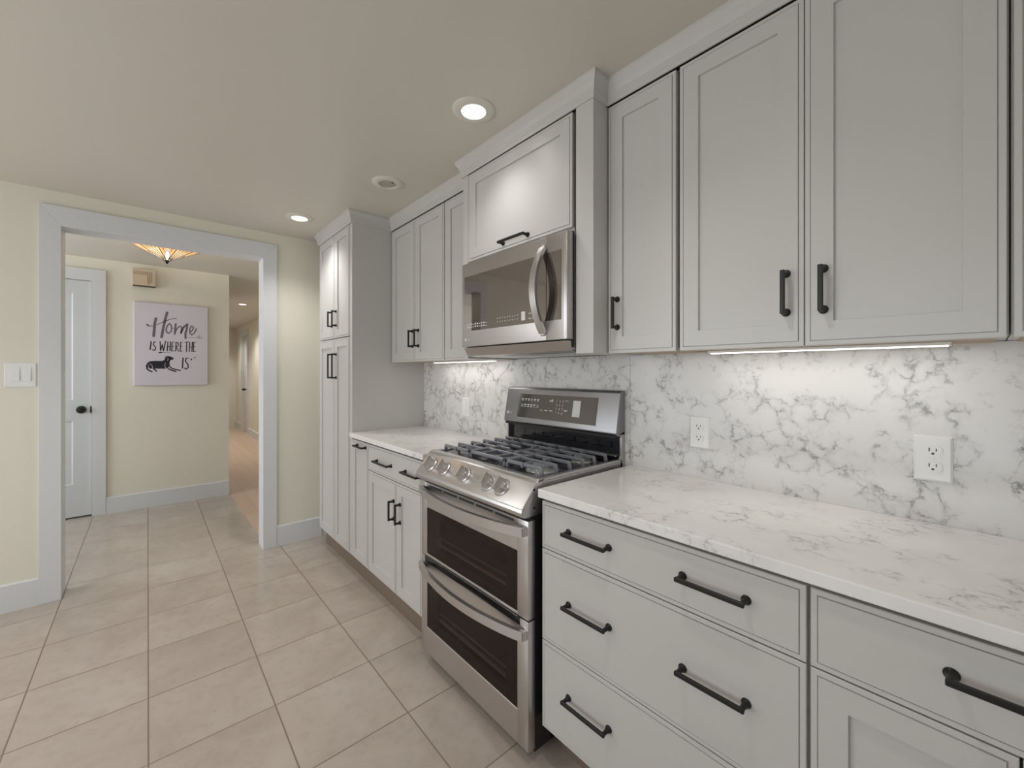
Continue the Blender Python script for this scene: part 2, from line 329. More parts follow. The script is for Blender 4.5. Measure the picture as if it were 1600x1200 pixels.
window('added_window_1', 'x', -3.2, -.6, .5, 2.2, 4.34)  # unseen window, added to carry daylight from behind the camera
window('added_window_2', 'y', -1.5, 2.0, .48, 2.02, -3.68)  # unseen window, added and sized for the light on the cabinets
window('window_3', 'y', -3.3, -2.2, .75, 2.15, -4.08)
# casing round the opening, jambs, door casing
OA, OB, OZ = -1.869, -.867, 2.128
CA, CB, CT = -1.9557, -.7775, 2.2405
mb = MB()
for sx, dx in ((XW, 1), (XW-.12, -1)):
    t = .02*dx
    mb.prism([(CA, 0), (OA, 0), (OA, OZ), (CA, CT)], 'x', sx, sx+t, .002).prism([(OB, 0), (CB, 0), (CB, CT), (OB, OZ)], 'x', sx, sx+t, .002)
    mb.prism([(CA, CT), (OA, OZ), (OB, OZ), (CB, CT)], 'x', sx, sx+t, .002)
mb.box(XW-.12, XW, OA-.016, OA, 0, OZ+.015).box(XW-.12, XW, OB, OB+.016, 0, OZ+.015).box(XW-.12, XW, OA, OB, OZ, OZ+.015)
struct(mb, 'trim_1', M['trim'])
struct(MB().box(XH, XH+.018, -1.876, -1.784, 0, 2.118, .002).box(XH, XH+.018, -2.75, -2.665, 0, 2.118, .002).box(XH, XH+.018, -2.75, -1.784, 2.118, 2.222, .002), 'trim_2', M['trim'])
struct(MB().box(DX1, DX1+.09, YR-.018, YR, 0, 2.1).box(DX0-.09, DX0, YR-.018, YR, 0, 2.1).box(DX0-.09, DX1+.09, YR-.018, YR, 2.1, 2.19), 'trim_3', M['trim'])
def base(x0, x1, y0, y1, ch, name):   # ch: side that carries the top chamfer
    b = MB(); h = .15
    P = {'x': [(x0, 0), (x1, 0), (x1, h-.006), (x1-.006, h), (x0, h)], 'y': [(y1, 0), (y0, 0), (y0, h-.006), (y0+.006, h), (y1, h)]}
    if ch == 'x': b.prism([(p[0], p[1]) for p in P['x']], 'y', y0, y1)
    else: b.prism(P['y'], 'x', x0, x1)
    struct(b, name, M['trim'])
base(XW, XW+.016, -3.6, CA-.0005, 'x', 'baseboard_far_left')
base(XW, XW+.016, CB+.0005, -.462, 'x', 'baseboard_far_right')
base(XH, XH+.016, -1.7835, YC, 'x', 'baseboard_hall')
base(DX1+.091, XW-.25, YR-.016, YR, 'y', 'baseboard_corridor')
base(XE+.02, DX0-.091, YR-.016, YR, 'y', 'baseboard_corridor_far')
# doors
def door_leaf(name, ax, u0, u1, z0, z1, p, side, m):
    """two-panel leaf; ax 'x': lies in the yz plane at x=p"""
    b = MB(); sw = .115; zm0, zm1 = z0+.85, z0+1.035
    def R(a, c, lo, hi, d, i=0):
        return [({'x': (p+side*d, u, z), 'y': (u, p+side*d, z)}[ax]) for u, z in ((a+i, lo+i), (c-i, lo+i), (c-i, hi-i), (a+i, hi-i))]
    def slab(a, c, lo, hi): b.rings([R(a, c, lo, hi, -.035), R(a, c, lo, hi, 0)])
    slab(u0, u0+sw, z0, z1); slab(u1-sw, u1, z0, z1); slab(u0+sw, u1-sw, z0, z0+.285); slab(u0+sw, u1-sw, zm0, zm1); slab(u0+sw, u1-sw, z1-.115, z1)
    for lo, hi in ((z0+.285, zm0), (zm1, z1-.115)):
        b.rings([R(u0+sw, u1-sw, lo, hi, -.035), R(u0+sw, u1-sw, lo, hi, -.001), R(u0+sw, u1-sw, lo, hi, -.010, .010)])
    return struct(b, name, m)
d1 = door_leaf('door_1', 'x', -2.661, -1.880, .014, 2.114, XH-.012, 1, M['hall_door'])
MB().lathe((XH-.012, -1.945, .962), (1, 0, 0), [(.033, 0), (.033, .006), (.013, .010), (.011, .03), (.024, .036), (.029, .048), (.026, .06), (.012, .066)]).build('door_knob', M['black'], d1, True)
MB().box(XH-.013, XH-.0095, -1.8885, -1.8795, .93, .99).build('latch_plate', M['black'], d1)
d2 = door_leaf('door_2', 'y', DX0+.004, DX1-.004, .01, 2.096, YR+.045, -1, M['hall_door'])
MB().lathe((DX0+.4, YR+.045, .93), (0, -1, 0), [(.033, 0), (.033, .006), (.012, .010), (.012, .05), (.029, .06), (.026, .09), (.01, .1)]).build('door_knob', M['black'], d2, True)
d3 = door_leaf('door_3', 'x', -.79, -.12, .01, 2.1, XE+.04, 1, M['trim'])

# ================================================================== ceiling fixtures
def recessed(x, y, label, lit, power=0, group='recessed ceiling lights', r=.083, z=CZ):
    t = thing('recessed_light', (x, y, z), label, 'ceiling light', group)
    MB().lathe((x, y, z), (0, 0, -1), [(r, 0), (r, .003), (r*.93, .007), (r*.66, .009), (r*.58, .0085), (r*.565, .002)], 40).build('trim_ring', M['trim_ring'], t, True)
    MB().lathe((x, y, z), (0, 0, -1), [(r*.575, 0), (r*.575, .004), (r*.4, .0055), (.001, .006)], 32).build('lens', M['lens_on'] if lit else M['lens_off'], t, True)
    if not lit: MB().lathe((x+.03, y+.012, z-.004), (0, 0, -1), [(.004, 0), (.004, .004)], 12).build('sensor_dot', M['slot'], t)
    if lit:
        d = bpy.data.lights.new('can_lamp', 'SPOT'); d.energy = power; d.color = (1, .98, .945); d.spot_size = math.radians(128); d.spot_blend = 1.0; d.shadow_soft_size = .045
        o = bpy.data.objects.new('can_lamp', d); o.location = (0, 0, -.03); o.parent = t; COL.objects.link(o)
recessed(.403, -.536, 'large bright lit recessed ceiling light nearest the microwave cabinet', True, 9)
recessed(-.416, -.516, 'unlit recessed ceiling light between the two lit ones', False)
recessed(-1.283, -.739, 'lit recessed ceiling light by the doorway wall and tall pantry', True, 23)
recessed(-.35, -2.0, 'unseen recessed ceiling light after the microwave reflection, moved to brighten the left', True, 32)  # stands for the reflected can, shifted and boosted for the left cabinets
recessed(1.15, -.95, 'added out-of-view recessed ceiling light over the floor in front of the right counter', True, 17)  # can added out of view to brighten the right countertop
recessed(-9.0, -.425, 'added hidden recessed ceiling light at the far end of the corridor', True, 44)  # can added out of sight to brighten the corridor end
recessed(-5.65, -.425, 'nearer tiny lit recessed ceiling light in the far corridor', True, 52)
recessed(-7.35, -.425, 'farther tiny lit recessed ceiling light in the far corridor', True, 52)

# stained glass hall lamp
LX, LY = -2.4, -1.388
t = thing('ceiling_lamp', (LX, LY, CZ), 'amber stained glass flush ceiling lamp hanging in the hall', 'ceiling lamp')
ZR, ZB, RR = 2.262, 2.142, .222
N = 8
def rim(k, r=RR, z=ZR): a = 2*PI*(k-.5)/N; return Vector((LX+r*math.cos(a), LY+r*math.sin(a), z))
apex = Vector((LX, LY, ZB)); mb = MB(); lead = MB()
def fp(k, u, s): # s: 0 apex..1 rim, u: 0..1 across the facet
    a, b = rim(k), rim(k+1); e = a.lerp(b, u); return apex.lerp(e, s)
NU, NS = 18, 14
for k in range(N):
    main = (k % 2 == 0)
    for i in range(NU):
        for j in range(NS):
            u0, u1, s0, s1 = i/NU, (i+1)/NU, j/NS, (j+1)/NS; uc, sc = (u0+u1)/2, (s0+s1)/2; w = abs(uc-.5)
            if main:
                if sc < .55 and w < .44*(1-(sc/.56)**2)+.02: mi = 2
                elif abs(w-(.16+.40*(sc-.25)**1.3 if sc > .25 else .5)) < .035 and sc > .3: mi = 3
                else: mi = 0
            else: mi = 1 if sc < .6 else 0
            b = bmesh.new(); vs = [b.verts.new(p) for p in (fp(k, u0, s0+.02), fp(k, u1, s0+.02), fp(k, u1, s1+.02), fp(k, u0, s1+.02))]; b.faces.new(vs)
            mb.mi = mi; mb._add(b)
    lead.sweep([fp(k, 0, .06), fp(k, 0, 1.02)], .004, .004); lead.sweep([fp(k, 0, 1.02), fp(k, 1, 1.02)], .005, .006)
    if not main:
        for u in (.25, .5, .75): lead.sweep([fp(k, .5+(u-.5)*.6, .12), fp(k, u, 1.02)], .0025, .003)
        lead.sweep([fp(k, 0, .75), fp(k, 1, .75)], .0025, .003)
    else:
        lead.sweep([fp(k, .5-.42*(1-(q/5)**2), .03+.52*q/5) for q in range(6)], .003, .003); lead.sweep([fp(k, .5+.42*(1-(q/5)**2), .03+.52*q/5) for q in range(6)], .003, .003)
sh = mb.build('shade', [M['amber'], M['amber_lo'], M['lily'], M['redglass']], t)
sd = sh.modifiers.new('solid', 'SOLIDIFY'); sd.thickness = .003; sd.offset = -1
lead.build('lead_lines', M['lead'], sh)
MB().lathe((LX, LY, ZB+.008), (0, 0, -1), [(.016, 0), (.018, .006), (.008, .010), (.010, .016), (.007, .022), (.002, .026)], 16).build('finial', M['bronze'], t, True)
MB().lathe((LX, LY, CZ), (0, 0, -1), [(.09, 0), (.09, .012), (.06, .02), (.012, .022), (.012, CZ-ZB-.01)], 24).build('ceiling_base', M['bronze'], t, True)
d = bpy.data.lights.new('bulb', 'POINT'); d.energy = 15; d.color = (1, .88, .68); d.shadow_soft_size = .04
o = bpy.data.objects.new('bulb', d); o.location = (.1, .02, -.05); o.parent = t; COL.objects.link(o)

# doorbell chime
t = thing('doorbell_chime', (XH, -1.525, 2.112), 'square beige doorbell chime box high on the hall wall', 'doorbell chime')
MB().box(XH, XH+.05, -1.607, -1.442, 2.116, 2.272, .003).build('cover', M['chime'], t)
g = MB()
for k in range(3):
    q = .028+k*.013
    g.box(XH+.0495, XH+.0525, -1.603, -1.442-q, 2.272-q, 2.276-q).box(XH+.0495, XH+.0525, -1.446-q, -1.442-q, 2.272-q-.09, 2.276-q)
g.build('stepped_lines', M['chime_line'], t)
MB().box(XH+.001, XH+.048, -1.605, -1.444, 2.110, 2.117).build('chime_grille', M['chime_dark'], t)

# canvas print
t = thing('canvas_print', (XH, -1.315, 1.172), 'pale lavender canvas print with Home lettering and a lying dog', 'wall art')
MB().box(XH, XH+.03, -1.597, -1.034, 1.170, 1.962, .003).build('canvas', M['canvas'], t)
def strokes(name, L, m, x, body=None):
    b = MB()
    if body: b.prism(body, 'x', x, x+.0012)
    for pts, w in L:
        n = len(pts)
        for i, (a, c) in enumerate(zip(pts, pts[1:])):
            dy, dz = c[0]-a[0], c[1]-a[1]; l = math.hypot(dy, dz) or 1e-6; ny, nz = -dz/l*w/2, dy/l*w/2
            k = .0007*((i % 3)+1)*.3
            b.prism([(a[0]+ny, a[1]+nz), (a[0]-ny, a[1]-nz), (c[0]-ny, c[1]-nz), (c[0]+ny, c[1]+nz)], 'x', x, x+.0006+k)
        for (py, pz) in pts:
            b.prism([(py+w/2*math.cos(q*PI/5), pz+w/2*math.sin(q*PI/5)) for q in range(10)], 'x', x, x+.0005)
    return b.build(name, m, t)
xf = XH+.0298
strokes('script_lettering', GREY, M['ink_grey'], xf)
strokes('block_lettering', BLACK[:-2], M['ink_black'], xf)
strokes('last_word', BLACK[-2:], M['ink_black'], xf)
b = MB()
for h in HEARTS: b.prism(h, 'x', xf, xf+.0008)
b.build('hearts', M['ink_black'], t)
strokes('dog_silhouette', DOGS, M['ink_black'], xf, DOG[0])
for ln in LINES: strokes('dog_outline', [ln], M['canvas'], xf+.0012)

# light switch on the wall beside the opening
t = thing('light_switch', (XW, -2.023, 1.215), 'white double rocker light switch on the cream wall left of the opening', 'light switch')
MB().box(XW, XW+.006, -2.080, -1.966, 1.214, 1.346, .002).build('cover_plate', M['plate'], t)
for y in (-2.0415, -2.0005):
    MB().prism([(XW+.004, 1.246), (XW+.012, 1.248), (XW+.0075, 1.325), (XW+.004, 1.326)], 'y', y-.0155, y+.0155).build('rocker', M['plate'], t)

# ================================================================== cabinets
YF, YU, YM = -.5263, -.2583, -.337
ZB_, ZD1, ZDT = .135, .7205, .873
def tall_box(x0, x1, yf, z0, z1, parent, name='carcass', back=0.0):
    MB().box(x0, x1, yf, back, z0, z1, .0008).build(name, M['cab'], parent)
    MB().box(x0+.004, x1-.004, yf-.0015, yf+.0005, z0+.004, z1-.004).build('gap_shade', M['cab_shade'], parent)  # dark sheet that paints in the shade between the fronts
def put_front(kind, x0, x1, z0, z1, y, parent, sw=None, pulls=()):
    f = front(x0, x1, z0, z1, y, sw).build(kind, M['cab'], parent)
    for cx, cz, L, v in pulls: pull(cx, cz, L, v, y, f)
    return f
GB, GU = 'base cabinets along the wall', 'wall cabinets'
# pantry
t = thing('pantry_cabinet', (-1.245, YF, 0), 'tall light grey pantry cabinet with four doors beside the doorway', 'cabinet')
yb = YF+.0215
tall_box(-1.585, -.962, yb, .115, 2.25, t)
MB().box(-.9615, -.925, YF+.004, 0, .133, 2.25, .001).build('end_panel', M['cab'], t)
MB().box(XW, -1.585, -.42, -.40, .0, 2.25).build('filler_strip', M['cab'], t)
MB().box(-1.585, -.925, -.476, -.44, 0, .115).build('toe_kick', M['toe'], t)
for z0, z1, hz, hl in ((ZB_-.003, 1.524, 1.338, .172), (1.530, 2.247, 1.664, .108)):
    put_front('door', -1.578, -1.247, z0, z1, YF, t, .056, [(-1.291, hz, hl, True)])
    put_front('door', -1.243, -.966, z0, z1, YF, t, .056, [(-1.207, hz, hl, True)])
PROF = [(0, 2.246), (.005, 2.246), (.006, 2.258), (.010, 2.262), (.011, 2.278), (.017, 2.296), (.027, 2.309), (.029, 2.316), (.029, CZ), (0, CZ)]
def crown(path, name, parent=None):
    pts = [Vector(p) for p in path]; rs = []
    for i, p in enumerate(pts):
        dirs = []
        if i > 0: dirs.append((pts[i]-pts[i-1]).normalized())
        if i < len(pts)-1: dirs.append((pts[i+1]-pts[i]).normalized())
        ns = [Vector((d.y, -d.x)) for d in dirs]
        m_ = ns[0] if len(ns) == 1 else (ns[0]+ns[1])/(1+ns[0].dot(ns[1]))
        rs.append([(p.x+m_.x*o_, p.y+m_.y*o_, z) for o_, z in PROF])
    return MB().rings(rs).build(name, M['cab'], parent)
crown([(-1.590, -.40), (-1.590, YF), (-.925, YF), (-.925, YU)], 'crown', t)
# base cabinets left of the range
t = thing('base_cabinet', (-.793, YF, 0), 'narrow light grey base cabinet with one full-height door beside the pantry', 'cabinet', GB)
tall_box(-.9245, -.664, yb, .115, .884, t); MB().box(-.9245, -.664, -.476, -.44, 0, .115).build('toe_kick', M['toe'], t)
put_front('door', -.9215, -.666, ZB_, ZDT, YF, t, .056, [(-.757, .846, .138, False)])
t = thing('base_cabinet', (-.34, YF, 0), 'light grey base cabinet left of the range with two-handled drawer above two doors', 'cabinet', GB)
tall_box(-.6635, -.02, yb, .115, .884, t); MB().box(-.6635, -.02, -.476, -.44, 0, .115).build('toe_kick', M['toe'], t)
put_front('drawer', -.660, -.024, ZD1+.003, ZDT, YF, t, None, [(-.441, .796, .190, False), (-.110, .797, .166, False)])
put_front('door', -.660, -.297, ZB_, ZD1-.001, YF, t, .058, [(-.321, .571, .105, True)])
put_front('door', -.293, -.024, ZB_, ZD1-.001, YF, t, .058, [(-.247, .570, .105, True)])
# base cabinets right of the range
t = thing('base_cabinet', (1.133, YF, 0), 'light grey base cabinet right of the range with three wide two-handled drawers', 'cabinet', GB)
tall_box(.7665, 1.5005, yb, .115, .884, t); MB().box(.7665, 1.5005, -.43, -.40, 0, .115).build('toe_kick', M['toe'], t)
for z0, z1, hz in ((.7215, .8735, .802), (.4225, .7185, .579), (.135, .4195, .293)):
    put_front('drawer', .7695, 1.4975, z0, z1, YF, t, None, [(.959, hz, .160, False), (1.318, hz, .154, False)])
t = thing('base_cabinet', (1.766, YF, 0), 'light grey base cabinet at the right edge with one drawer above shaker doors', 'cabinet', GB)
tall_box(1.501, 2.03, yb, .115, .884, t); MB().box(1.501, 2.03, -.43, -.40, 0, .115).build('toe_kick', M['toe'], t)
put_front('drawer', 1.5045, 2.027, .7215, .8735, YF, t, None, [(1.766, .808, .156, False)])
put_front('door', 1.5045, 1.7635, .135, .7185, YF, t, .058, [(1.73, .60, .122, True)])
put_front('door', 1.767, 2.027, .135, .7185, YF, t, .058, [(1.80, .60, .122, True)])
# wall cabinets
ZU0, ZU1 = 1.361, 2.246
def wall_cab(x0, x1, label, doors):
    t = thing('wall_cabinet', ((x0+x1)/2, YU, ZU0), label, 'cabinet', GU)
    tall_box(x0, x1, YU+.0215, ZU0+.006, 2.249, t)
    MB().box(x0+.016, x1-.016, YU+.04, -.012, ZU0+.003, ZU0+.0065).build('underside', M['maple'], t)
    for a, c, pl in doors: put_front('door', a, c, ZU0, ZU1-.004, YU, t, .058, pl)
wall_cab(-.9245, -.2575, 'two-door light grey wall cabinet above the left counter next to the pantry', [(-.920, -.597, [(-.623, 1.503, .106, True)]), (-.594, -.261, [(-.549, 1.503, .106, True)])])
wall_cab(-.2565, .037, 'narrow light grey wall cabinet half hidden left of the microwave', [(-.2525, .033, [])])
wall_cab(.8335, 1.0975, 'narrow one-door light grey wall cabinet just right of the microwave', [(.8375, 1.091, [(.877, 1.501, .110, True)])])
wall_cab(1.0985, 1.7605, 'big two-door light grey wall cabinet above the right counter', [(1.1035, 1.4285, [(1.390, 1.498, .112, True)]), (1.4305, 1.7575, [(1.469, 1.497, .112, True)])])
wall_cab(1.7625, 2.05, 'sliver of a light grey wall cabinet at the photo right edge', [(1.7655, 2.046, [])])
tag(crown([(-.925, YU), (.0385, YU)], 'crown_moulding'), 'grey crown moulding above the left wall cabinets', 'moulding', 'crown mouldings')
tag(crown([(.833, YU), (2.05, YU)], 'crown_moulding'), 'grey crown moulding above the right wall cabinets', 'moulding', 'crown mouldings')
# cabinet over the microwave
t = thing('microwave_cabinet', (.435, YM, 1.361), 'light grey cabinet with one lift-up door above the microwave', 'cabinet')
MB().box(.0385, .758, YM+.0215, 0, 1.806, 2.249, .001).build('carcass', M['cab'], t)
MB().box(.0385, .0815, YM+.002, 0, 1.361, 2.249, .001).build('left_pilaster', M['cab'], t)
MB().box(.755, .8330, YM, 0, 1.361, 2.249, .001).build('right_pilaster', M['cab'], t)
MB().box(.740, .756, YM+.012, YM+.03, 1.806, 2.246).build('gap_shade', M['cab_shade'], t)  # dark strip painting the shade beside the right pilaster
put_front('door', .0845, .736, 1.826, 2.244, YM, t, .058, [(.426, 1.854, .166, False)])
crown([(.0385, -.2575), (.0385, YM), (.833, YM), (.833, -.2575)], 'crown', t)

# countertops and splash
def top(x0, x1, label):
    o = MB().box(x0, x1, -.5422, -.0125, .886, .914, .003, 2).build('countertop', M['quartz_top']); tag(o, label, 'countertop', 'quartz countertops')
top(-.9235, .010, 'white veined quartz countertop between pantry and range')
top(.766, 2.05, 'long white veined quartz countertop right of the range')
def splash(x0, x1, label):
    o = MB().box(x0, x1, -.012, 0, .9, 1.366).build('backsplash', M['quartz']); tag(o, label, 'backsplash', 'quartz backsplash slabs')
splash(-.924, .7685, 'grey veined quartz backsplash slab behind the range and left counter')
splash(.7695, 2.05, 'grey veined quartz backsplash slab above the right counter')

# under-cabinet lights
def led(x0, x1, y, label, power):
    t = thing('under_cabinet_light', ((x0+x1)/2, y, ZU0), label, 'under-cabinet light', 'under-cabinet light bars')
    MB().box(x0, x1, y-.018, y+.018, 1.3555, 1.3635, .001).build('housing', M['plate'], t)
    MB().box(x0+.006, x1-.006, y-.012, y+.012, 1.3535, 1.3558).build('diffuser', M['led'], t)
    d = bpy.data.lights.new('led_lamp', 'AREA'); d.shape = 'RECTANGLE'; d.size = x1-x0-.02; d.size_y = .024; d.energy = power; d.color = (1, .97, .92)
    o = bpy.data.objects.new('led_lamp', d); o.location = (0, 0, 1.350-ZU0); o.parent = t; COL.objects.link(o)
led(-.62, .0, -.10, 'lit light bar under the left wall cabinets', .36)
led(1.14, 1.68, -.125, 'lit light bar under the big right wall cabinet', .26)

# outlets
def outlet(cx, cz, w, h, label, rocker=False):
    y = -.012
    t = thing('wall_outlet' if not rocker else 'wall_switch', (cx, y, cz-h/2), label, 'outlet' if not rocker else 'switch', 'wall outlets' if not rocker else None)
    MB().rings([rect(cx-w/2, cx+w/2, cz-h/2, cz+h/2, y), rect(cx-w/2, cx+w/2, cz-h/2, cz+h/2, y-.002), rect(cx-w/2, cx+w/2, cz-h/2, cz+h/2, y-.006, .005)]).build('cover_plate', M['plate'], t)
    if rocker:
        MB().box(cx-.0165, cx+.0165, y-.009, y-.004, cz-.033, cz+.033, .001).build('rocker', M['plate'], t); return
    for s in (1, -1):
        c = cz+s*.0195
        poly = [(cx+.0172*math.cos(a), max(-.0125, min(.0125, .0172*math.sin(a)))+c) for a in [2*PI*k/28 for k in range(28)]]
        r = MB().prism(poly, 'y', y-.0085, y-.004).build('receptacle', M['plate'], t)
        MB().box(cx-.0075, cx-.0055, y-.0089, y-.0075, c-.001, c+.0075).box(cx+.0052, cx+.0070, y-.0089, y-.0075, c, c+.007).lathe((cx, y-.0078, c-.0065), (0, -1, 0), [(.0026, 0), (.0026, .0012)], 12).build('slots', M['slot'], r)
    MB().lathe((cx, y-.0058, cz), (0, -1, 0), [(.0028, 0), (.0022, .0012)], 12).build('screw', M['plate'], t)
outlet(1.055, 1.080, .070, .115, 'small white outlet on the backsplash just right of the range')
outlet(1.643, 1.077, .070, .115, 'larger white outlet on the backsplash at right, nearest the camera')
outlet(-.40, 1.078, .075, .118, 'narrow white switch on the backsplash left of the range', True)
# ================================================================== gas range
RX0, RX1 = .043, .745
t = thing('gas_range', (.394, -.3, 0), 'stainless steel double oven gas range between the two counters', 'range')
MB().box(RX0+.004, RX1-.004, -.53, -.02, .03, .90).build('side_panels', M['enamel'], t)
for x in (RX0+.05, RX1-.05):
    for y in (-.47, -.08): MB().lathe((x, y, 0), (0, 0, 1), [(.018, 0), (.018, .01), (.01, .012), (.01, .032)], 12).build('foot', M['rubber'], t)
# oven doors
def oven_door(z0, z1, g0, g1, hz, kick, racks):
    y0, y1 = -.565, -.533
    gx0, gx1 = .091, .691
    b = MB()
    # frame from four bars round the glass
    b.box(RX0, gx0, y0, y1, z0, z1, .003, 2).box(gx1, RX1, y0, y1, z0, z1, .003, 2).box(gx0-.004, gx1+.004, y0, y1, z0, g0, .002).box(gx0-.004, gx1+.004, y0, y1, g1, z1, .002)
    d = b.build('oven_door', M['steel'], t, True)
    MB().box(gx0, gx1, y0+.0015, y0+.004, g0, g1).build('door_glass', M['ovenglass'], d)
    ix0, ix1, iz0, iz1 = gx0+.075, gx1-.065, g0+.03, g1-.03
    MB().box(gx0, ix0, y0+.006, y0+.02, g0, g1).box(ix1, gx1, y0+.006, y0+.02, g0, g1).box(ix0, ix1, y0+.006, y0+.02, g0, iz0).box(ix0, ix1, y0+.006, y0+.02, iz1, g1).build('glass_border', M['blackglass'], d)
    MB().box(ix0, ix1, y0+.021, y0+.030, iz0+.018, iz0+.026).box(ix0, ix1, y0+.021, y0+.028, iz0+.05, iz0+.053).build('oven_rack', M['rack'], d)
    MB().box(ix0, ix1, y0+.0305, y0+.0315, iz0, iz1).build('oven_cavity', M['cavity'], d)
    pts = []; n = 24
    for i in range(n+1):
        q = i/n; x = RX0+.012+(RX1-RX0-.024)*q; bow = math.sin(PI*q)**.8
        pts.append((x, y0-.012-.046*bow, hz-.004*bow))
    h = MB().sweep(pts, .016, .032)
    for s in (pts[0], pts[-1]): h.box(s[0]-.010, s[0]+.010, s[1]-.005, y0+.001, s[2]-.015, s[2]+.015, .003)
    h.build('handle', M['steel'], d, True)
    return d
up = oven_door(.479, .805, .490, .694, .772, False, 1)
lo = oven_door(.047, .474, .163, .392, .432, True, 1)
MB().box(.075, .705, -.5655, -.560, .450, .4735).build('top_gap', M['blackglass'], lo)
v = MB()
for k in range(5): v.box(.115+k*.115, .115+k*.115+.1, -.5665, -.562, .789, .797)
v.build('vent_slots', M['slot'], up)
MB().box(RX0+.006, RX1-.006, -.548, -.50, .80, .83).build('panel_gap_shade', M['rubber'], t)  # black block standing in for the shadow between door top and panel
# control panel with a sloped front
prof = [(-.50, .818), (-.580, .818), (-.592, .825), (-.596, .838), (-.592, .850), (-.529, .926), (-.520, .933), (-.500, .935)]
cp = MB().prism(prof, 'x', RX0, RX1, .0025).build('control_panel', M['steel'], t, True)
tan = Vector((0, .063, .076)).normalized(); nrm = Vector((0, -tan.z, tan.y))
for kx in (.123, .229, .374, .531, .606):
    c = Vector((kx, -.5605, .889))
    k = MB().lathe(c-nrm*.001, nrm, [(.030, 0), (.031, .003), (.028, .006), (.0265, .022), (.024, .026), (.0005, .0265)], 28).build('knob', M['chrome_soft'], t, True)
    p0 = c+nrm*.030
    MB().sweep([p0-tan*.025, p0+tan*.025], .012, .020, nrm).build('grip', M['chrome_soft'], k)
    MB().lathe(c-nrm*.002, nrm, [(.035, 0), (.035, .0028)], 28).build('bezel', M['steel_dark'], k, True)
for z in (.845, .905): MB().lathe((RX1, -.538, z), (1, 0, 0), [(.004, 0), (.004, .002)], 12).build('side_screw', M['rubber'], t)
# cooktop
ct = MB().box(RX0, RX1, -.505, -.03, .895, .926, .002)
ct.box(RX0, RX0+.022, -.505, -.03, .926, .936, .003).box(RX1-.022, RX1, -.505, -.03, .926, .936, .003).box(RX0, RX1, -.520, -.487, .924, .9365, .003)
ct.build('cooktop', M['steel'], t, True)
MB().box(RX0+.0225, RX1-.0225, -.4865, -.045, .9262, .9285).build('cooktop_well', M['enamel'], t)
# burners
def burner(x, y, r, oval=0):
    bz = .9285
    o = MB()
    if not oval: o.lathe((x, y, bz), (0, 0, 1), [(r*1.25, 0), (r*1.2, .004), (r, .006), (r, .015), (r*.9, .017)], 32)
    else:
        P = lambda q: [(x+q*math.cos(a), y+q*math.sin(a)+(oval if math.sin(a) >= 0 else -oval)) for a in [2*PI*k/32 for k in range(32)]]
        o.prism(P(r*1.2), 'z', bz, bz+.005).prism(P(r), 'z', bz+.005, bz+.016)
    bb = o.build('burner', M['alu'], t, True)
    if not oval:
        sr_ = MB()
        for k in range(28):
            a = 2*PI*k/28; sr_.box(x+r*.98*math.cos(a)-.0018, x+r*.98*math.cos(a)+.0018, y+r*.98*math.sin(a)-.0018, y+r*.98*math.sin(a)+.0018, bz+.006, bz+.016)
        sr_.build('flame_ports', M['alu'], bb)
        MB().lathe((x, y, bz+.0165), (0, 0, 1), [(r*.92, 0), (r*.93, .004), (r*.8, .008), (.001, .009)], 32).build('burner_cap', M['iron'], bb, True)
    else:
        MB().prism(P(r*.9), 'z', bz+.0162, bz+.024).build('burner_cap', M['iron'], bb)
for x, y, r in ((.165, -.385, .036), (.165, -.155, .030), (.632, -.385, .050), (.632, -.155, .034)): burner(x, y, r)
burner(.394, -.265, .026, .085)
# grates
ZG = .9625; W_ = .0115; H_ = .013
def finger(b, pts): b.sweep(pts, W_, H_, (0, 0, 1))
def bar(b, x0, x1, y0, y1, z0=ZG-H_, z1=ZG): b.box(min(x0, x1), max(x0, x1), min(y0, y1), max(y0, y1), z0, z1, .0025)
def side_grate(xo, xi, sgn):
    b = MB(); s = W_/2
    ys = [-.462, -.388, -.314, -.240, -.166, -.092]
    bar(b, xi-s, xi+s, ys[0]-s, ys[-1]+s)
    for i, y in enumerate(ys):
        if i in (0, 2, 3, 5): bar(b, xo, xi, y-s, y+s)
        else:
            m_ = (xo+xi)/2; bar(b, xo, m_-sgn*.028*-1 if False else m_+(.018 if sgn < 0 else -.018)*-1*-1, y-s, y+s)
            bar(b, xi, m_+sgn*-.018, y-s, y+s)
        b.prism([(xo-.004*sgn*-1*0, ZG), (xo+sgn*.004, ZG-.004), (xo+sgn*.010, .929), (xo-sgn*.002, .929), (xo-sgn*.006, ZG-H_)], 'y', y-s, y+s, .001)
    m_ = (xo+xi)/2
    for a, c in ((ys[0], ys[0]+.045), (ys[2], ys[2]-.045), (ys[3], ys[3]+.045), (ys[5], ys[5]-.045)): bar(b, m_-s, m_+s, a, c)
    for y in (ys[0], ys[-1]): bar(b, xi-s, xi+s, y-s, y+s, .929, ZG)
    bar(b, m_-s, m_+s, ys[0]-.012, ys[0]+s, .945, ZG)
    b.build('grate', M['iron'], t, True)
side_grate(.085, .268, -1)
side_grate(.704, .521, 1)
b = MB(); s = W_/2; x0, x1 = .285, .504
for y in (-.462, -.365, -.166, -.092): bar(b, x0, x1, y-s, y+s)
for x in (x0, x1): bar(b, x-s, x+s, -.462-s, -.092+s)
for x in (.345, .444): bar(b, x-s, x+s, -.462, -.365); bar(b, x-s, x+s, -.166, -.092)
for y in (-.300, -.235): bar(b, x0, .352, y-s, y+s); bar(b, .437, x1, y-s, y+s)
bar(b, .394-s, .394+s, -.365, -.320); bar(b, .394-s, .394+s, -.21, -.166)
for x in (x0, x1):
    for y in (-.462, -.092): bar(b, x-s, x+s, y-s, y+s, .929, ZG)
b.build('grate', M['iron'], t, True)
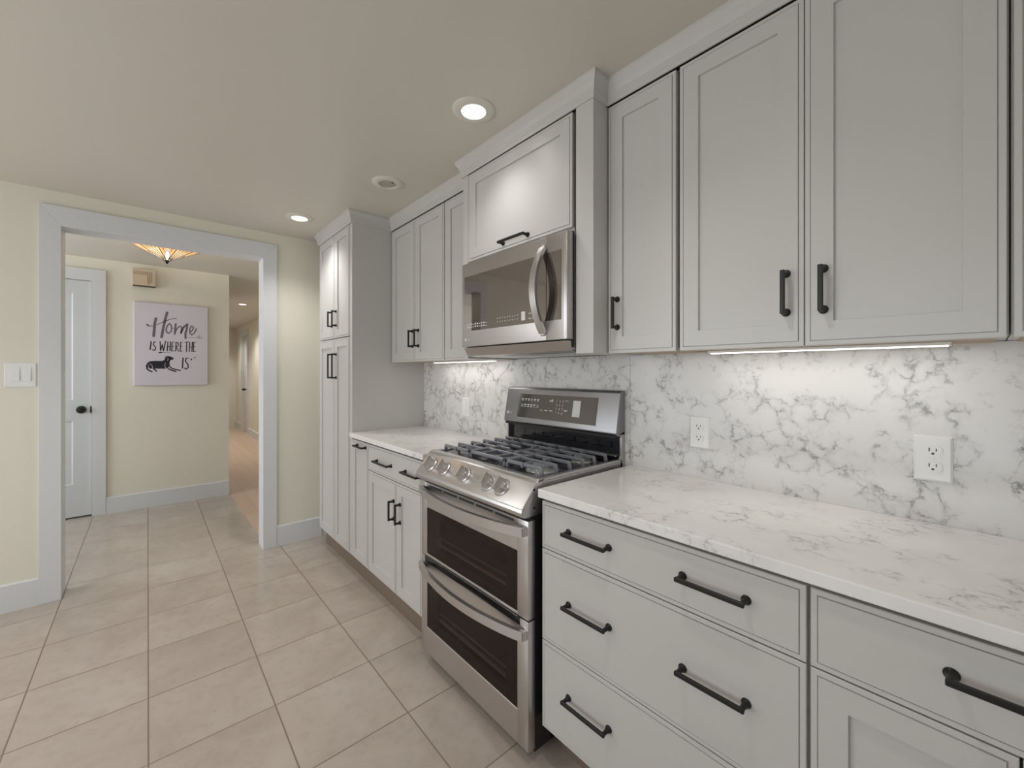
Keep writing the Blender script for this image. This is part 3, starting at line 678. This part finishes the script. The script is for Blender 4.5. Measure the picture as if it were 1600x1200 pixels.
# backguard
MB().box(RX0+.004, RX1-.004, -.034, -.014, .90, 1.05).build('rear_panel', M['enamel'], t)
MB().box(RX0, RX0+.012, -.055, -.0135, .93, 1.045).prism([(-.0135, .90), (-.045, .90), (-.046, .935), (-.036, .95), (-.036, 1.03), (-.074, 1.036), (-.0135, 1.05)], 'x', RX1-.010, RX1, .001).build('side_brackets', M['steel_dark'], t)
MB().box(RX0+.03, RX1-.02, -.050, -.034, .944, .952, .002).build('rear_rail', M['steel'], t)
vt = MB()
vt.box(.09, .70, -.0355, -.033, .978, .984).box(.09, .70, -.0355, -.033, 1.000, 1.006)
for k in range(10): vt.box(.09+k*.0665, .1015+k*.0665, -.0362, -.033, .983, 1.001)
vt.build('rear_vents', M['blackglass'], t)
bgp = [(-.0135, 1.036), (-.066, 1.036), (-.075, 1.041), (-.075, 1.050), (-.046, 1.208), (-.038, 1.218), (-.0135, 1.218)]
bg = MB().prism(bgp, 'x', RX0, RX1, .002).build('backguard', M['steel_guard'], t, True)
MB().box(RX0+.006, RX1-.006, -.070, -.034, 1.026, 1.0365).build('backguard_shadow_gap', M['rubber'], t)
bn = Vector((0, -.9836, .1805)); bt = Vector((0, .1805, .9836))
def on_bg(x, q): return Vector((x, -.075, 1.050))+bt*q
def bgquad(b, x0, x1, q0, q1, h):
    P = [on_bg(x0, q0), on_bg(x1, q0), on_bg(x1, q1), on_bg(x0, q1)]
    b.rings([P, [p+bn*h for p in P]])
b = MB(); bgquad(b, .140, .640, .017, .137, .0012); dsp = b.build('display', M['panelglass'], bg)
b = MB()
def ticks(x0, n, dx, q, w, hq):
    for k in range(n):
        if (k*7+int(q*1000)) % 5: bgquad(b, x0+k*dx, x0+k*dx+w, q, q+hq, .0017)
        else: bgquad(b, x0+k*dx, x0+k*dx+w, q, q+hq*.6, .0017)
ticks(.165, 6, .022, .109, .014, .005); ticks(.165, 6, .022, .103, .010, .003); ticks(.165, 6, .022, .080, .013, .006); ticks(.165, 6, .022, .072, .014, .003)
ticks(.300, 3, .032, .060, .018, .004); ticks(.455, 2, .001, .112, .020, .004); ticks(.455, 1, .001, .066, .020, .005); ticks(.360, 2, .012, .105, .008, .012)
bgquad(b, .505, .548, .045, .118, .0016)
b.build('display_printing', M['print'], dsp)
def text(body, size, origin, xdir, ydir, m, name, parent, align='CENTER'):
    c = bpy.data.curves.new(name, 'FONT'); c.body = body; c.size = size; c.align_x = align; c.extrude = .0002
    o = bpy.data.objects.new('tmp', c); COL.objects.link(o)
    dg_ = bpy.context.evaluated_depsgraph_get(); dg_.update(); me = bpy.data.meshes.new_from_object(o.evaluated_get(dg_)); bpy.data.objects.remove(o)
    X = Vector(xdir).normalized(); Y = Vector(ydir).normalized(); Z = X.cross(Y); off = OFF.get(parent.name, Vector())
    for v in me.vertices: v.co = Vector(origin)+X*v.co.x+Y*v.co.y+Z*v.co.z-off
    me.name = name; me.materials.clear(); me.materials.append(m)
    o = bpy.data.objects.new(name, me); COL.objects.link(o); o.parent = parent; OFF[o.name] = off; return o
for r_, row in enumerate(('1 2 3', '4 5 6', '7 8 9', '* 0 #')):
    text('   '.join(row.split()), .014, on_bg(.425, .106-r_*.0185)+bn*.0015, (1, 0, 0), bt, M['print'], 'keypad_digits', dsp)
text('LG', .018, on_bg(.090, .030)+bn*.0008, (1, 0, 0), bt, M['print'], 'maker_mark', bg)
b = MB()
pc = on_bg(.068, .036)
b.rings([[pc+bn*h+(Vector((1, 0, 0))*math.cos(a)+bt*math.sin(a))*.008 for a in [2*PI*k/20 for k in range(20)]] for h in (0, .0009)]); b.build('maker_badge', M['print'], bg)

# ================================================================== microwave
t = thing('microwave', (.42, -.19, 1.365), 'stainless over-the-range microwave under the lift-up cabinet', 'microwave')
MX0, MX1 = .090, .752
MB().box(MX0+.002, MX1-.001, -.344, -.004, 1.376, 1.800, .002).build('body', M['steel_dark'], t)
MB().box(MX0+.006, MX1+.001, -.350, -.343, 1.385, 1.803).build('body_gap', M['rubber'], t)
SPL = .649
prof_d = [(MX0, -.350), (MX0, -.370), (MX0+.008, -.380), (SPL-.001, -.380), (SPL-.001, -.350)]
dr = MB().prism(prof_d, 'z', 1.413, 1.800, .0015).build('door', M['steel_dark'], t, True)
cpn = MB().prism([(SPL+.001, -.350), (SPL+.001, -.380), (MX1-.016, -.380), (MX1-.005, -.376), (MX1, -.366), (MX1, -.348)], 'z', 1.413, 1.800, .0015).build('control_section', M['steel_dark'], t, True)
MB().box(.117, SPL-.0012, -.3812, -.378, 1.485, 1.738).build('door_window', M['mirrorglass'], dr)
MB().box(SPL+.0012, .723, -.3812, -.378, 1.485, 1.738).build('control_window', M['mirrorglass'], cpn)
b = MB()
for k in range(10):
    for z in (1.500, 1.512): b.box(.135+k*.016, .144+k*.016, -.3816, -.381, z, z+(.006 if (k+int(z*500)) % 3 else .003))
for k in range(9):
    for z in (1.507, 1.522): b.box(.360+k*.016, .364+k*.016, -.3816, -.381, z, z+.004)
b.box(.512, .534, -.3816, -.381, 1.500, 1.535)
for k in range(3):
    for z in (1.502, 1.522): b.box(.555+k*.020, .567+k*.020, -.3816, -.381, z, z+.004)
b.build('panel_printing', M['print'], dr)
pts = []
for i in range(21):
    q = i/20; pts.append((.634, -.384-.052*math.sin(PI*q)**.85, 1.442+.318*q))
h = MB().sweep(pts, .030, .013, (0, -1, 0))
for p in (pts[0], pts[-1]): h.box(p[0]-.012, p[0]+.012, p[1]-.004, -.379, p[2]-.012, p[2]+.012, .003)
h.build('handle', M['steel'], dr, True)
text('LG', .016, (.146, -.3803, 1.440), (1, 0, 0), (0, 0, 1), M['print'], 'maker_mark', dr)
b = MB(); b.lathe((.125, -.3795, 1.446), (0, -1, 0), [(.007, 0), (.007, .0009)], 20); b.build('maker_badge', M['print'], dr)
MB().prism([(-.345, 1.408), (-.372, 1.408), (-.352, 1.372), (-.30, 1.366), (-.30, 1.408)], 'x', MX0+.012, MX1-.004, .001).build('vent_hood', M['steel_dark'], t)
MB().box(MX0+.05, .42, -.30, -.06, 1.366, 1.376, .002).build('light_cover', M['plate'], t)
MB().box(.43, MX1-.03, -.30, -.06, 1.368, 1.376, .002).build('grease_filter', M['alu'], t)
